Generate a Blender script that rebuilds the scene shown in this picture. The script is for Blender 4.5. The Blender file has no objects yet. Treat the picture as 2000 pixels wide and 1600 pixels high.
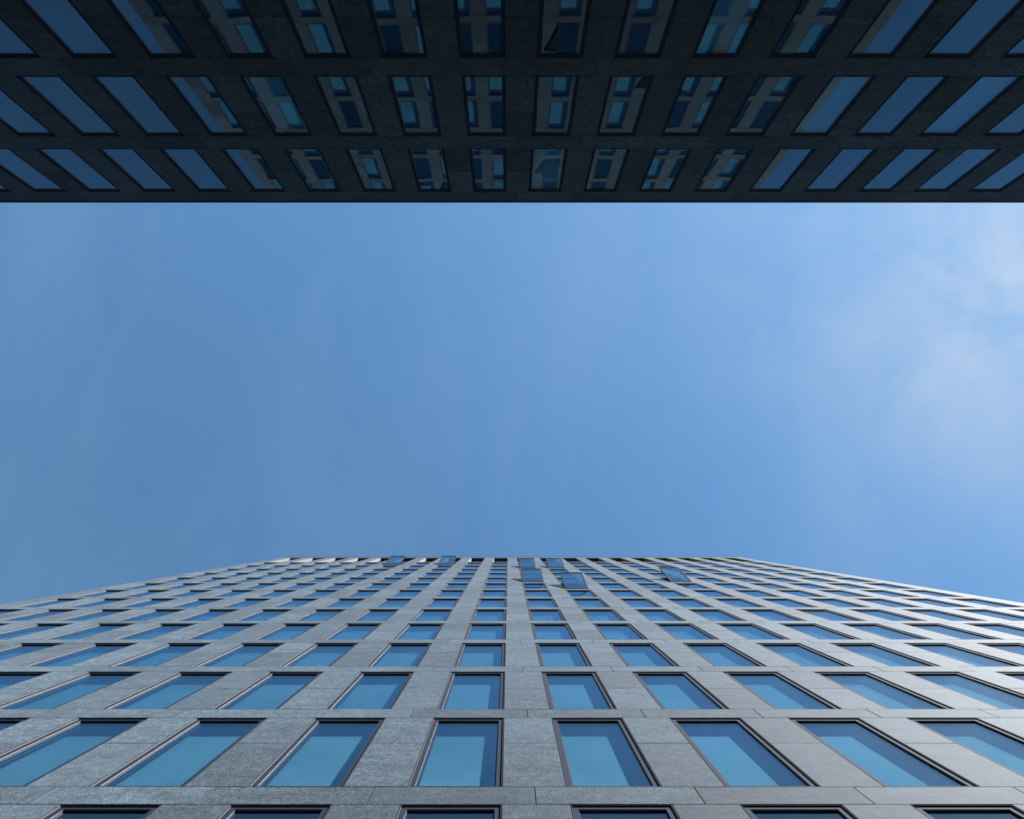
import bpy, bmesh, math, random
from mathutils import Vector, Matrix

random.seed(7)
scene = bpy.context.scene

# ------------------------------------------------------------------ camera
THETA = math.atan(215.7 / 1400.0)            # tilt of the lens away from the zenith
CAM_H = 1.6
ct, st = math.cos(THETA), math.sin(THETA)
cam_data = bpy.data.cameras.new("camera")
cam_data.sensor_width = 36.0
cam_data.lens = 36.0 * 1400.0 / 2000.0
cam_data.shift_x = 7.0 / 2000.0
cam_data.clip_start = 0.05
cam_data.clip_end = 3000.0
cam = bpy.data.objects.new("camera", cam_data)
scene.collection.objects.link(cam)
cam.matrix_world = Matrix(((1, 0, 0, 0),
                           (0, -ct, st, 0),
                           (0, -st, -ct, CAM_H),
                           (0, 0, 0, 1)))
scene.camera = cam

# ------------------------------------------------------------------ sun, sky, exposure
SUN = Vector((1.277, -1.0, 1.56)).normalized()
EXPOSURE = 1.6
SKY_STRENGTH = 0.073
SUN_STRENGTH = 5.0
scene.view_settings.view_transform = 'Standard'
scene.view_settings.look = 'None'
scene.view_settings.gamma = 1.0
scene.view_settings.exposure = EXPOSURE
scene.view_settings.use_curve_mapping = False
scene.cycles.max_bounces = 8
scene.cycles.diffuse_bounces = 3
scene.cycles.glossy_bounces = 4
scene.cycles.transparent_max_bounces = 24
scene.cycles.caustics_reflective = False
scene.cycles.caustics_refractive = False
scene.cycles.use_denoising = True
scene.cycles.filter_width = 1.7

sun_data = bpy.data.lights.new("sun", 'SUN')
sun_data.energy = SUN_STRENGTH
sun_data.angle = math.radians(0.53)
sun_data.color = (1.0, 0.982, 0.965)
sun_ob = bpy.data.objects.new("sun", sun_data)
scene.collection.objects.link(sun_ob)
sun_ob.location = SUN * 200
sun_ob.rotation_euler = (-SUN).to_track_quat('-Z', 'Y').to_euler()


class Nodes:
    """small helper round a node tree"""
    def __init__(self, tree):
        self.t = tree
        tree.nodes.clear()

    def new(self, kind, **props):
        n = self.t.nodes.new(kind)
        for k, v in props.items():
            setattr(n, k, v)
        return n

    def link(self, a, b):
        self.t.links.new(a, b)

    def setin(self, sock, v):
        if hasattr(v, 'links') or isinstance(v, bpy.types.NodeSocket):
            self.link(v, sock)
        else:
            sock.default_value = v

    def math(self, op, a, b=None, c=None, clamp=False):
        n = self.new('ShaderNodeMath', operation=op)
        n.use_clamp = clamp
        self.setin(n.inputs[0], a)
        if b is not None:
            self.setin(n.inputs[1], b)
        if c is not None:
            self.setin(n.inputs[2], c)
        return n.outputs[0]

    def vmath(self, op, a, b=None, scale=None):
        n = self.new('ShaderNodeVectorMath', operation=op)
        self.setin(n.inputs[0], a)
        if b is not None:
            self.setin(n.inputs[1], b)
        if scale is not None:
            self.setin(n.inputs['Scale'], scale)
        return n.outputs['Value'] if op in ('DOT_PRODUCT', 'LENGTH') else n.outputs['Vector']

    def noise(self, vec, scale, detail=3.0, rough=0.5, dist=0.0, color=False):
        n = self.new('ShaderNodeTexNoise')
        if vec is not None:
            self.link(vec, n.inputs['Vector'])
        n.inputs['Scale'].default_value = scale
        n.inputs['Detail'].default_value = detail
        n.inputs['Roughness'].default_value = rough
        n.inputs['Distortion'].default_value = dist
        return n.outputs['Color'] if color else n.outputs['Fac']

    def remap(self, v, a, b, c, d, clamp=True):
        n = self.new('ShaderNodeMapRange')
        n.clamp = clamp
        self.setin(n.inputs[0], v)
        for i, x in enumerate((a, b, c, d)):
            self.setin(n.inputs[1 + i], x)
        return n.outputs[0]

    def mix(self, fac, a, b, mode='MIX'):
        n = self.new('ShaderNodeMix', data_type='RGBA', blend_type=mode)
        self.setin(n.inputs[0], fac)
        self.setin(n.inputs[6], a)
        self.setin(n.inputs[7], b)
        return n.outputs[2]


world = bpy.data.worlds.new("World")
scene.world = world
world.use_nodes = True
N = Nodes(world.node_tree)
sky = N.new('ShaderNodeTexSky', sky_type='NISHITA')
sky.sun_disc = False
sky.sun_elevation = math.asin(SUN.z)
sky.sun_rotation = math.atan2(SUN.x, SUN.y)
sky.altitude = 50
sky.air_density = 1.0
sky.dust_density = 0.0
sky.ozone_density = 3.0
tc = N.new('ShaderNodeTexCoord')
direction = tc.outputs['Generated']
sep = N.new('ShaderNodeSeparateXYZ')
N.link(direction, sep.inputs[0])
zc = N.math('MAXIMUM', sep.outputs[2], 0.08)
px = N.math('DIVIDE', sep.outputs[0], zc)
py = N.math('DIVIDE', sep.outputs[1], zc)
comb = N.new('ShaderNodeCombineXYZ')
N.link(N.math('ADD', N.math('MULTIPLY', px, 1.0), N.math('MULTIPLY', py, 0.12)), comb.inputs[0])
N.link(N.math('MULTIPLY', py, 0.28), comb.inputs[1])
comb2 = N.new('ShaderNodeCombineXYZ')
N.link(px, comb2.inputs[0])
N.link(py, comb2.inputs[1])
streak = N.remap(N.noise(comb.outputs[0], 3.4, 6, 0.58, 0.6), 0.42, 0.78, 0.0, 1.0)
puffs = N.remap(N.noise(comb2.outputs[0], 2.1, 7, 0.6, 0.5), 0.36, 0.74, 0.0, 1.0)
sdot = N.math('MAXIMUM', N.vmath('DOT_PRODUCT', direction, tuple(SUN)), 0.0)
near_sun = N.math('POWER', sdot, 9.0)
# one brighter bank of thin cloud beside the sun
bx = N.math('SUBTRACT', px, 0.70)
by = N.math('SUBTRACT', py, -0.27)
d2 = N.math('ADD', N.math('MULTIPLY', N.math('MULTIPLY', bx, bx), 22.0),
            N.math('MULTIPLY', N.math('MULTIPLY', by, by), 16.0))
bank = N.math('EXPONENT', N.math('MULTIPLY', d2, -1.0))
wisp = N.remap(N.noise(comb2.outputs[0], 4.6, 8, 0.62, 0.6), 0.34, 0.72, 0.15, 1.0)
veil = N.math('ADD', N.math('MULTIPLY', streak, 0.17),
              N.math('ADD', N.math('MULTIPLY', near_sun, N.math('MULTIPLY_ADD', puffs, 0.45, 0.08)),
                     N.math('MULTIPLY', N.math('MULTIPLY', bank, wisp), 0.66)))
cloud_col = N.mix(near_sun, (1.5, 2.2, 3.35, 1), (2.75, 3.3, 4.0, 1))
clear = N.mix(1.0, sky.outputs[0], (0.70, 0.95, 0.93, 1), 'MULTIPLY')
sky_col = N.mix(N.math('MINIMUM', veil, 0.9), clear, cloud_col)
# added dark band over the lower sky, out of view, dims the shaded block
low_sky_dim = N.remap(sep.outputs[2], math.sin(math.radians(20)), math.sin(math.radians(38)), 1.0, 0.0)
sky_col = N.mix(low_sky_dim, sky_col, (0.30, 0.33, 0.38, 1))
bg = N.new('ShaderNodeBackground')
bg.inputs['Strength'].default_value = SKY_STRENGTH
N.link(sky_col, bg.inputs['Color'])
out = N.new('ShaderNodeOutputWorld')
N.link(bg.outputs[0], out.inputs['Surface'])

# ------------------------------------------------------------------ materials


def material(name):
    m = bpy.data.materials.new(name)
    m.use_nodes = True
    return m, Nodes(m.node_tree)


def make_stone():
    m, n = material("grey_granite")
    geo = n.new('ShaderNodeNewGeometry')
    pos = geo.outputs['Position']
    rnd = geo.outputs['Random Per Island']
    off = n.vmath('ADD', pos, n.vmath('SCALE', (37.0, 91.0, 53.0), scale=rnd))
    # long soft veins lying across the slab
    mp = n.new('ShaderNodeMapping')
    mp.inputs['Scale'].default_value = (0.9, 0.9, 2.6)
    n.link(off, mp.inputs['Vector'])
    veins = n.noise(mp.outputs[0], 1.5, 6, 0.62, 0.8)
    blot = n.noise(off, 9.0, 4, 0.6)
    grain = n.noise(off, 38.0, 4, 0.75)
    v = n.math('MULTIPLY_ADD', n.math('SUBTRACT', veins, 0.5), 1.2, 1.0)
    v = n.math('MULTIPLY', v, n.math('MULTIPLY_ADD', n.math('SUBTRACT', blot, 0.5), 1.3, 1.0))
    v = n.math('MULTIPLY', v, n.math('MULTIPLY_ADD', n.math('SUBTRACT', grain, 0.5), 4.8, 1.0))
    v = n.math('MULTIPLY', v, n.remap(rnd, 0, 1, 0.78, 1.24))
    v = n.math('MAXIMUM', v, 0.25)
    # a few pale scuffs
    scuff = n.math('MAXIMUM', n.remap(n.noise(off, 6.5, 5, 0.7, 0.4), 0.70, 0.78, 0.0, 0.5),
                   n.remap(n.noise(off, 19.0, 2, 0.5), 0.72, 0.78, 0.0, 0.6))
    base = n.mix(rnd, (0.061, 0.068, 0.068, 1), (0.058, 0.067, 0.070, 1))
    col = n.vmath('SCALE', base, scale=v)
    col = n.mix(scuff, col, (0.2, 0.2, 0.2, 1))
    b = n.new('ShaderNodeBsdfPrincipled')
    n.link(col, b.inputs['Base Color'])
    n.link(n.remap(grain, 0.3, 0.7, 0.72, 0.86), b.inputs['Roughness'])
    b.inputs['Specular IOR Level'].default_value = 0.085
    b.inputs['Diffuse Roughness'].default_value = 1.0
    n.link(n.math('MULTIPLY', n.math('MULTIPLY_ADD', v, 0.75, 0.25), 0.22, clamp=True), b.inputs['Sheen Weight'])
    b.inputs['Sheen Roughness'].default_value = 0.45
    b.inputs['Sheen Tint'].default_value = (0.50, 0.75, 1.0, 1)
    bump = n.new('ShaderNodeBump')
    bump.inputs['Strength'].default_value = 0.25
    bump.inputs['Distance'].default_value = 0.004
    n.link(grain, bump.inputs['Height'])
    n.link(bump.outputs[0], b.inputs['Normal'])
    o = n.new('ShaderNodeOutputMaterial')
    n.link(b.outputs[0], o.inputs['Surface'])
    return m


def make_plain(name, col, rough, metal=0.0, var=0.15, scale=6.0, spec=0.5):
    m, n = material(name)
    geo = n.new('ShaderNodeNewGeometry')
    f = n.noise(geo.outputs['Position'], scale, 4, 0.6)
    k = n.math('MULTIPLY_ADD', n.math('SUBTRACT', f, 0.5), var * 2, 1.0)
    c = n.vmath('SCALE', tuple(col), scale=k)
    b = n.new('ShaderNodeBsdfPrincipled')
    n.link(c, b.inputs['Base Color'])
    b.inputs['Roughness'].default_value = rough
    b.inputs['Metallic'].default_value = metal
    b.inputs['Specular IOR Level'].default_value = spec
    o = n.new('ShaderNodeOutputMaterial')
    n.link(b.outputs[0], o.inputs['Surface'])
    return m


def make_glass():
    m, n = material("blue_coated_glass")
    geo = n.new('ShaderNodeNewGeometry')
    pos = geo.outputs['Position']
    wob = n.noise(pos, 0.85, 2, 0.5, 0.0, color=True)
    wob2 = n.noise(pos, 0.33, 1, 0.5, 0.0, color=True)
    w = n.vmath('ADD',
                n.vmath('SCALE', n.vmath('SUBTRACT', wob, (0.5, 0.5, 0.5)), scale=0.005),
                n.vmath('SCALE', n.vmath('SUBTRACT', wob2, (0.5, 0.5, 0.5)), scale=0.006))
    nrm = n.vmath('NORMALIZE', n.vmath('ADD', geo.outputs['Normal'], w))
    c = n.math('ABSOLUTE', n.vmath('DOT_PRODUCT', geo.outputs['Normal'], geo.outputs['Incoming']))
    f = n.math('POWER', n.math('SUBTRACT', 1.0, c, clamp=True), 5.0)
    f = n.math('MULTIPLY_ADD', f, 1.0 - 0.105, 0.105, clamp=True)
    tr = n.new('ShaderNodeBsdfTransparent')
    tr.inputs['Color'].default_value = (0.52, 0.68, 0.74, 1)
    gl = n.new('ShaderNodeBsdfAnisotropic') if False else n.new('ShaderNodeBsdfGlossy')
    gl.inputs['Color'].default_value = (0.69, 0.88, 1.0, 1)
    gl.inputs['Roughness'].default_value = 0.0
    n.link(nrm, gl.inputs['Normal'])
    mx = n.new('ShaderNodeMixShader')
    n.link(f, mx.inputs[0])
    n.link(tr.outputs[0], mx.inputs[1])
    n.link(gl.outputs[0], mx.inputs[2])
    o = n.new('ShaderNodeOutputMaterial')
    n.link(mx.outputs[0], o.inputs['Surface'])
    return m


STONE = make_stone()
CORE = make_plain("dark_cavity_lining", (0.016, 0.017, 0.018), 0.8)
METAL = make_plain("dark_anodised_metal", (0.018, 0.025, 0.044), 0.8, 0.0, 0.08, spec=0.06)
BEAD = make_plain("pale_aluminium_bead", (0.11, 0.11, 0.112), 0.55, 0.0, 0.05)
GLASS = make_glass()
BLIND = make_plain("pale_fabric_blind", (0.74, 0.79, 0.76), 0.85, 0.0, 0.45, 0.45)
ROOM = make_plain("dim_room_lining", (0.055, 0.06, 0.065), 0.9)
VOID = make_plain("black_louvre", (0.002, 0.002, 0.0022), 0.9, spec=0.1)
LINING = make_plain("pale_render", (0.17, 0.163, 0.145), 0.9)
COPING = make_plain("dark_coping_metal", (0.05, 0.05, 0.055), 0.4, 0.5, 0.08)
ROOFING = make_plain("grey_roof_gravel", (0.20, 0.19, 0.18), 0.9, 0.0, 0.3, 30)
PAVING = make_plain("grey_paving", (0.06, 0.06, 0.06), 0.85, 0.0, 0.25, 2.0)

# ------------------------------------------------------------------ mesh helpers


def tag(o, label=None, category=None, kind=None, group=None):
    for k, v in (('label', label), ('category', category), ('kind', kind), ('group', group)):
        if v:
            o[k] = v
    return o


class MB:
    """collects faces, then links them as ONE mesh object"""
    def __init__(self):
        self.v, self.f, self.m = [], [], []

    def quad(self, a, b, c, d, mi=0):
        i = len(self.v)
        self.v += [a, b, c, d]
        self.f.append((i, i + 1, i + 2, i + 3))
        self.m.append(mi)

    def box(self, u0, u1, d0, d1, w0, w1, mi=0, fn=None):
        i = len(self.v)
        pts = [(u, d, w) for w in (w0, w1) for d in (d0, d1) for u in (u0, u1)]
        if fn:
            pts = [fn(p) for p in pts]
        self.v += pts
        for q in ((0, 1, 5, 4), (2, 6, 7, 3), (0, 4, 6, 2), (1, 3, 7, 5), (4, 5, 7, 6), (0, 2, 3, 1)):
            self.f.append(tuple(i + k for k in q))
            self.m.append(mi)

    def slab(self, u0, u1, w0, w1, d0, d1, mi=0, cham=0.006, tilt=0.0, shift=0.0):
        """stone slab, chamfered round its front, very slightly out of true"""
        cu, cw = (u0 + u1) / 2, (w0 + w1) / 2
        au, aw = random.uniform(-tilt, tilt), random.uniform(-tilt, tilt)
        s = random.uniform(-shift, shift)

        def dd(u, w, d):
            return d + s + au * (u - cu) + aw * (w - cw)
        i = len(self.v)
        c = cham
        ring0 = [(u0, d1, w0), (u1, d1, w0), (u1, d1, w1), (u0, d1, w1)]
        ring1 = [(u, dd(u, w, d0 + c), w) for u, w in ((u0, w0), (u1, w0), (u1, w1), (u0, w1))]
        ring2 = [(u, dd(u, w, d0), w) for u, w in
                 ((u0 + c, w0 + c), (u1 - c, w0 + c), (u1 - c, w1 - c), (u0 + c, w1 - c))]
        self.v += ring0 + ring1 + ring2
        for a in range(4):
            b = (a + 1) % 4
            self.f.append((i + a, i + b, i + 4 + b, i + 4 + a)); self.m.append(mi)
            self.f.append((i + 4 + a, i + 4 + b, i + 8 + b, i + 8 + a)); self.m.append(mi)
        self.f.append((i + 8, i + 9, i + 10, i + 11)); self.m.append(mi)

    def mesh(self, name, mats, flip=False):
        me = bpy.data.meshes.new(name)
        vs = [(u, (-d if flip else d), w) for u, d, w in self.v]
        fs = [tuple(reversed(f)) if flip else f for f in self.f]
        me.from_pydata(vs, [], fs)
        for m in mats:
            me.materials.append(m)
        me.polygons.foreach_set('material_index', self.m)
        bm = bmesh.new()
        bm.from_mesh(me)
        bmesh.ops.recalc_face_normals(bm, faces=bm.faces)
        bm.to_mesh(me)
        bm.free()
        return me

    def build(self, name, mats, parent=None, flip=False):
        return link(name, self.mesh(name, mats, flip), parent)


def link(name, data, parent=None):
    o = bpy.data.objects.new(name, data)
    scene.collection.objects.link(o)
    if parent is not None:
        o.parent = parent
    return o


# ------------------------------------------------------------------ measurements
S = 2.0                                   # bay width
D1 = S * ct / 0.597                       # camera to tower front
D2 = S * ct / 0.1674                      # camera to opposite front
K1 = 1400.0 * D1 / (ct * ct)
K2 = 1400.0 * D2 / (ct * ct)
T1 = D1 * math.tan(THETA)
T2 = -D2 * math.tan(THETA)


def h1(q):
    return CAM_H + K1 * q + T1


def h2(q):
    return CAM_H + K2 * q + T2


WA, WB = -0.638 * S, -0.037 * S           # window opening inside a bay
WW = WB - WA                              # opening width
GAP = 0.007                               # shadow gap round the frames
FRAME_D, GLASS_D, BLIND_D, ROOM_D = 0.022, 0.048, 0.200, 1.30


def frame_mb(height):
    """window frame, origin at the middle of the sill; d is measured into the wall"""
    mb = MB()
    x0, x1 = -WW / 2 + GAP, WW / 2 - GAP
    z0, z1 = GAP, height - GAP
    fw, d0, d1, c = 0.085, FRAME_D, 0.14, 0.005
    outer = [(x0, z0), (x1, z0), (x1, z1), (x0, z1)]

    def ins(e):
        return [(x0 + e, z0 + e), (x1 - e, z0 + e), (x1 - e, z1 - e), (x0 + e, z1 - e)]
    lip = 0.011                            # thin lip standing almost flush with the stone
    rings = [(outer, d1), (outer, 0.005), (ins(0.003), 0.003), (ins(lip - 0.003), 0.003), (ins(lip), 0.006),
             (ins(lip), d0), (ins(fw - c), d0), (ins(fw), d0 + c),
             (ins(fw), GLASS_D - 0.003), (ins(fw + 0.012), GLASS_D - 0.003), (ins(fw + 0.012), d1)]
    n = len(rings)
    for p, d in rings:
        mb.v += [(u, d, w) for u, w in p]
    for r in range(n):
        r2 = (r + 1) % n
        for a in range(4):
            b = (a + 1) % 4
            mb.f.append((r * 4 + a, r * 4 + b, r2 * 4 + b, r2 * 4 + a))
            mb.m.append(3 if r in (4, 7) else 0)
    return mb


def pane_mb(height):
    mb = MB()
    e = GAP + 0.085 + 0.004
    mb.box(-WW / 2 + e, WW / 2 - e, GLASS_D, GLASS_D + 0.024, e, height - e)
    return mb


def blind_mb(height, drop):
    """roller blind: a cloth let down by the share drop, with a hem bar"""
    mb = MB()
    x0, x1 = -WW / 2 + 0.03, WW / 2 - 0.03
    top = height - 0.02
    bot = top - (height - 0.06) * drop
    mb.box(x0, x1, BLIND_D, BLIND_D + 0.004, bot, top)
    if drop < 0.97:
        mb.box(x0, x1, BLIND_D - 0.008, BLIND_D + 0.012, bot - 0.03, bot - 0.001)
    return mb


def sash_mb(height):
    """open sash: hinged at its foot, head swung out; origin at the foot"""
    mb = MB()
    x0, x1 = -WW / 2 + 0.03, WW / 2 - 0.03
    L = height - 0.06
    for u0, u1, w0, w1 in ((x0, x0 + 0.07, 0, L), (x1 - 0.07, x1, 0, L),
                           (x0 + 0.07, x1 - 0.07, 0, 0.07), (x0 + 0.07, x1 - 0.07, L - 0.07, L)):
        mb.box(u0, u1, -0.03, 0.035, w0, w1)
    return mb, (x0 + 0.065, x1 - 0.065, 0.065, L - 0.065)


def merge(dst, src, ou, ow, mi=0):
    i = len(dst.v)
    dst.v += [(u + ou, d, w + ow) for u, d, w in src.v]
    dst.f += [tuple(i + k for k in f) for f in src.f]
    dst.m += [mi if m == 0 else m for m in src.m]


# ------------------------------------------------------------------ ground
gm = MB()
gm.quad((-1500, -1500, 0), (1500, -1500, 0), (1500, 1500, 0), (-1500, 1500, 0))
tag(gm.build("ground", [PAVING]), kind='structure')

# ------------------------------------------------------------------ the lit tower
tower = link("office_tower", None)
tower.location = (0, D1, 0)
tag(tower, "sunlit tall grey granite tower, seven of its blue windows swung open near the roof",
    "building")

Q0, DQ, QW = 0.0018008, 0.000788, 0.00067
LEFT, RIGHT = -10.05 * S, 10.37 * S
COLS = list(range(-9, 11))
ROWS = list(range(-1, 14))
T_HT = K1 * QW                            # opening height
OPEN = {(9, 1): 9.0, (8, 2): 10.0, (9, 5): 10.5, (12, 1): 9.5, (12, 2): 9.5, (13, -4): 9.0, (13, -2): 9.0}


def t_head(n):
    return h1(Q0 + DQ * n)


LOG_SILL, LOG_HEAD, T_ROOF = h1(0.01219), h1(0.0135), h1(0.01374)
G = 0.004                                  # half a joint
TL, SH = 0.0011, 0.0012


def clad(mb, cols, left, right, rows, head, ht, top_sill, tilt=TL, shift=SH):
    """stone slabs for piers and spandrel bands; rows from low to high"""
    ends = [(left, cols[0] * S + WA)] + [(k * S + WB, (k + 1) * S + WA) for k in cols[:-1]] \
        + [(cols[-1] * S + WB, right)]
    joints = [left] + [(a + b) / 2 for a, b in ends[1:-1]] + [right]
    for n in rows:
        hd, sl = head(n), head(n) - ht
        nxt = head(n + 1) - ht if n != rows[-1] else top_sill
        for a, b in ends:
            mid = sl + (hd - sl) * (0.56 if n % 2 else 0.50)
            mb.slab(a, b, sl + G, mid - G, 0, 0.06, 0, 0.005, tilt, shift)
            mb.slab(a, b, mid + G, hd - G, 0, 0.06, 0, 0.005, tilt, shift)
        for a, b in zip(joints[:-1], joints[1:]):
            mb.slab(a + G, b - G, hd + G, nxt - G, 0, 0.06, 0, 0.005, tilt, shift)
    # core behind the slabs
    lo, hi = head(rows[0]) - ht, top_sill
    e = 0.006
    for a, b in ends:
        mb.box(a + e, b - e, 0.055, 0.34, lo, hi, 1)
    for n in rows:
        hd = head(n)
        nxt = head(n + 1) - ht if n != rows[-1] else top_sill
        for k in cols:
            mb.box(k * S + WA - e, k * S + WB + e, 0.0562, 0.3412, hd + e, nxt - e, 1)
    return ends


mb = MB()
ends = clad(mb, COLS, LEFT, RIGHT, ROWS, t_head, T_HT, LOG_SILL)
base_top = t_head(ROWS[0]) - T_HT
# plain slabs down to the street
z = base_top
while z > 0.3:
    z0 = max(0.0, z - 0.9)
    for i in range(len(COLS)):
        a = LEFT if i == 0 else COLS[i] * S - 0.837 * S
        b = RIGHT if i == len(COLS) - 1 else COLS[i] * S + 0.163 * S
        mb.slab(a + G, b - G, z0 + G, z - G, 0, 0.06, 0, 0.005, TL, SH)
    z = z0
# top storey: piers in front of the dark void, then the parapet
for a, b in ends:
    mb.slab(a, b, LOG_SILL + G, LOG_HEAD - G, 0, 0.26, 0, 0.005, TL, SH)
joints = [LEFT] + [(a + b) / 2 for a, b in ends[1:-1]] + [RIGHT]
for a, b in zip(joints[:-1], joints[1:]):
    mb.slab(a + G, b - G, LOG_HEAD + G, T_ROOF, 0, 0.30, 0, 0.005, TL, SH)
wall = mb.build("wall", [STONE, CORE], tower)
mb = MB()
for a, b in ends:
    for x0, x1 in ((a - 0.012, a - 0.001), (b + 0.001, b + 0.012)):
        if LEFT < x0 and x1 < RIGHT:
            mb.box(x0, x1, 0.012, 0.255, LOG_SILL + 0.01, LOG_HEAD - 0.01)
mb.build("reveal_lining", [LINING], tower)

DEPTH1 = 22.0
mb = MB()
mb.box(LEFT + 0.02, RIGHT - 0.02, 0.32, ROOM_D, 0, base_top)                # solid base
mb.build("plinth", [STONE], tower)
mb = MB()
mb.box(LEFT + 0.06, RIGHT - 0.06, ROOM_D, ROOM_D + 0.1, base_top, LOG_SILL)
for n in ROWS:
    mb.box(LEFT + 0.06, RIGHT - 0.06, 0.36, ROOM_D, t_head(n) + 0.12, t_head(n) + 0.42)
for a, b in ends[1:-1]:
    mb.box((a + b) / 2 - 0.08, (a + b) / 2 + 0.08, 0.36, ROOM_D, base_top, LOG_SILL)
mb.build("interior", [ROOM], tower)
mb = MB()
mb.box(LEFT, LEFT + 0.05, 0.062, DEPTH1, 0, T_ROOF - 0.01)
mb.box(RIGHT - 0.05, RIGHT, 0.062, DEPTH1, 0, T_ROOF - 0.01)
mb.box(LEFT + 0.05, RIGHT - 0.05, DEPTH1 - 0.3, DEPTH1, 0, T_ROOF - 0.01)
mb.build("side_wall", [STONE], tower)
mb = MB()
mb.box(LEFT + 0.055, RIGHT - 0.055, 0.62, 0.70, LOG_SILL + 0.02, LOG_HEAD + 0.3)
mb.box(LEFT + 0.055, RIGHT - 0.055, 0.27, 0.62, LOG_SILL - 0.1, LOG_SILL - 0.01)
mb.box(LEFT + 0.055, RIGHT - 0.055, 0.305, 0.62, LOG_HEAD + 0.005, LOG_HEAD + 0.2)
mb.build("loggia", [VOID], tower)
mb = MB()
mb.box(LEFT + 0.06, RIGHT - 0.06, 0.31, DEPTH1 - 0.31, T_ROOF - 0.6, T_ROOF - 0.4)
mb.build("roof", [ROOFING], tower)
mb = MB()
mb.box(LEFT - 0.02, RIGHT + 0.02, -0.025, 0.36, T_ROOF + 0.003, T_ROOF + 0.07)
mb.build("coping", [COPING], tower)

# windows: one of each part, copied
T_FRAME = frame_mb(T_HT).mesh("window", [METAL, METAL, METAL, BEAD])
T_PANE = pane_mb(T_HT).mesh("pane", [GLASS])
DROPS = [1.0, 0.86, 0.62, 0.40, 0.0]
T_BLIND = {d: blind_mb(T_HT, d).mesh("blind", [BLIND]) for d in DROPS if d}
sm, (su0, su1, sw0, sw1) = sash_mb(T_HT)
T_SASH = sm.mesh("sash", [METAL])
stm = MB()
for x in (-WW / 2 + 0.045, WW / 2 - 0.045):
    for q in range(2):
        zz = T_HT * (0.55 + 0.25 * q)
        out_ = -zz * math.sin(math.radians(9.3))
        stm.quad((x - 0.012, 0.05, zz - 0.25), (x + 0.012, 0.05, zz - 0.25),
                 (x + 0.012, out_, zz), (x - 0.012, out_, zz))
        stm.quad((x, 0.05, zz - 0.265), (x, 0.05, zz - 0.235), (x, out_, zz + 0.015), (x, out_, zz - 0.015))
T_STAY = stm.mesh("stay", [METAL])
mb = MB()
mb.box(su0, su1, -0.012, 0.012, sw0, sw1)
T_SASH_PANE = mb.mesh("pane", [GLASS])


def pixel_area(k, n):
    """share of the picture an opening of the tower takes"""
    def proj(u, z):
        z = z - CAM_H
        depth = z * ct - D1 * st
        v = D1 * ct + z * st
        if depth < 0.1:
            return None
        return (993 + 1400 * u / depth, 800 + 1400 * v / depth)
    pts = [proj(k * S + a, t_head(n) - b) for a, b in ((WA, 0), (WB, 0), (WB, T_HT), (WA, T_HT))]
    pts = [(min(max(p[0], 0), 2000), min(p[1], 1600)) for p in pts if p]
    ar = 0
    for i in range(len(pts)):
        x, y = pts[i]; X, Y = pts[(i + 1) % len(pts)]
        ar += x * Y - X * y
    return abs(ar) / 2


def drop_for(n, rng, low=6):
    if n <= low:
        return rng.choice([1.0] * 12 + [0.86])
    return rng.choice([1.0] * 13 + [0.86, 0.62] + [0.0] * 5)


rng = random.Random(21)
order = sorted(((pixel_area(k, n), k, n) for k in COLS for n in ROWS), reverse=True)
single = {(n, k) for n, k in OPEN}
for a, k, n in order:
    if len(single) >= 100:
        break
    single.add((n, k))
far = MB()
for n in ROWS:
    for k in COLS:
        ou, ow = k * S + (WA + WB) / 2, t_head(n) - T_HT
        d = drop_for(n, rng)
        if (n, k) in OPEN:
            w = link("window", T_FRAME, tower)
            w.location = (ou, 0, ow)
            tag(w, "window with its sash swung out at its head")
            s_ = link("sash", T_SASH, w)
            s_.location = (0, 0.0, 0.03)
            s_.rotation_euler = (math.radians(OPEN[(n, k)]), 0, 0)
            p = link("pane", T_SASH_PANE, w)
            p.location = s_.location
            p.rotation_euler = s_.rotation_euler
            link("stay", T_STAY, w)
        elif (n, k) in single:
            w = link("window", T_FRAME, tower)
            w.location = (ou, 0, ow)
            link("pane", T_PANE, w)
            if d:
                link("blind", T_BLIND[d], w)
        else:
            merge(far, frame_mb(T_HT), ou, ow, 0)
            merge(far, pane_mb(T_HT), ou, ow, 1)
            if d:
                merge(far, blind_mb(T_HT, d), ou, ow, 2)
tag(far.build("windows", [METAL, GLASS, BLIND, BEAD], tower), kind='stuff')

# ------------------------------------------------------------------ the shaded block opposite
block = link("office_block", None)
block.location = (0, -D2, 0)
tag(block, "dark shaded office block opposite the tower, its windows mirroring the sky and the tower", "building")

P0, DP, PW = 0.0015607, 0.000226, 0.0001818
B_ROOF = h2(0.0016072)
B_HT = K2 * PW
B_COLS = list(range(-15, 16))
B_ROWS = [-4, -3, -2, -1, 0]
B_LEFT, B_RIGHT = -15.838 * S, 15.5 * S


def b_head(n):
    return h2(P0 + DP * n)


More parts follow.
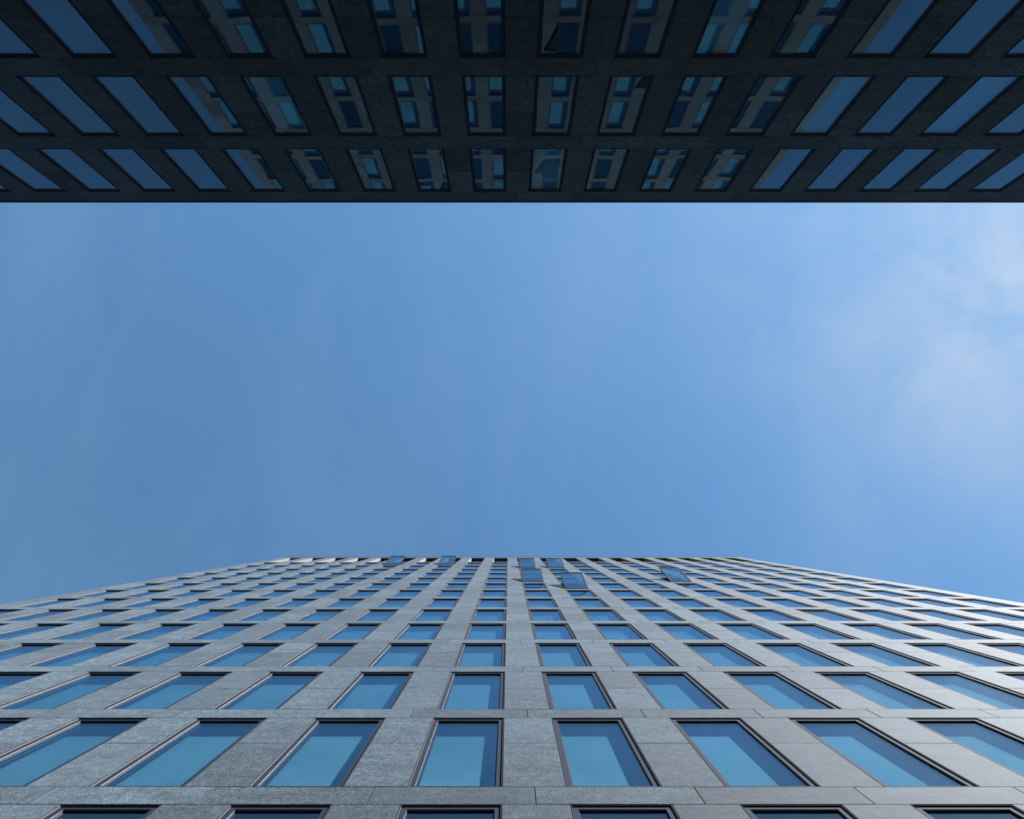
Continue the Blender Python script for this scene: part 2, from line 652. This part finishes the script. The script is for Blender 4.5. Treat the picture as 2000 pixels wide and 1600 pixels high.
mb = MB()
b_ends = clad(mb, B_COLS, B_LEFT, B_RIGHT, B_ROWS, b_head, B_HT, B_ROOF)
b_base = b_head(B_ROWS[0]) - B_HT
z = b_base
while z > 0.05:
    z0 = max(0.0, z - 0.9)
    for i in range(len(B_COLS)):
        a = B_LEFT if i == 0 else B_COLS[i] * S - 0.837 * S
        b = B_RIGHT if i == len(B_COLS) - 1 else B_COLS[i] * S + 0.163 * S
        mb.slab(a + G, b - G, z0 + G, z - G, 0, 0.06, 0, 0.005, TL, SH)
    z = z0
mb.build("wall", [STONE, CORE], block, flip=True)
mb = MB()
mb.box(B_LEFT + 0.02, B_RIGHT - 0.02, 0.32, ROOM_D, 0, b_base)
mb.build("plinth", [STONE], block, flip=True)
mb = MB()
mb.box(B_LEFT + 0.06, B_RIGHT - 0.06, ROOM_D, ROOM_D + 0.1, b_base, B_ROOF - 0.02)
for n in B_ROWS:
    mb.box(B_LEFT + 0.06, B_RIGHT - 0.06, 0.36, ROOM_D, b_head(n) + 0.12, b_head(n) + 0.42)
for a, b in b_ends[1:-1]:
    mb.box((a + b) / 2 - 0.08, (a + b) / 2 + 0.08, 0.36, ROOM_D, b_base, B_ROOF - 0.02)
mb.build("interior", [ROOM], block, flip=True)
mb = MB()
mb.box(B_LEFT, B_LEFT + 0.05, 0.062, 16, 0, B_ROOF - 0.01)
mb.box(B_RIGHT - 0.05, B_RIGHT, 0.062, 16, 0, B_ROOF - 0.01)
mb.box(B_LEFT + 0.05, B_RIGHT - 0.05, 15.7, 16, 0, B_ROOF - 0.01)
mb.build("side_wall", [STONE], block, flip=True)
mb = MB()
mb.box(B_LEFT + 0.06, B_RIGHT - 0.06, 0.35, 15.69, B_ROOF - 0.6, B_ROOF - 0.4)
mb.build("roof", [ROOFING], block, flip=True)
mb = MB()
mb.box(B_LEFT - 0.02, B_RIGHT + 0.02, -0.03, 0.40, B_ROOF + 0.003, B_ROOF + 0.06)
mb.build("coping", [COPING], block, flip=True)

B_FRAME = frame_mb(B_HT).mesh("window", [METAL, METAL, METAL, BEAD], True)
B_PANE = pane_mb(B_HT).mesh("pane", [GLASS], True)
B_BLIND = {d: blind_mb(B_HT, d).mesh("blind", [BLIND], True) for d in DROPS if d}
rng = random.Random(5)
far = MB()
for n in B_ROWS:
    for k in B_COLS:
        ou, ow = k * S + (WA + WB) / 2, b_head(n) - B_HT
        d = rng.choice([1.0] + [0.0] * 13)
        if n >= -2 and -11 <= k <= 10:
            w = link("window", B_FRAME, block)
            w.location = (ou, 0, ow)
            link("pane", B_PANE, w)
            if d:
                link("blind", B_BLIND[d], w)
        else:
            merge(far, frame_mb(B_HT), ou, ow, 0)
            merge(far, pane_mb(B_HT), ou, ow, 1)
            if d:
                merge(far, blind_mb(B_HT, d), ou, ow, 2)
tag(far.build("windows", [METAL, GLASS, BLIND, BEAD], block, flip=True), kind='stuff')
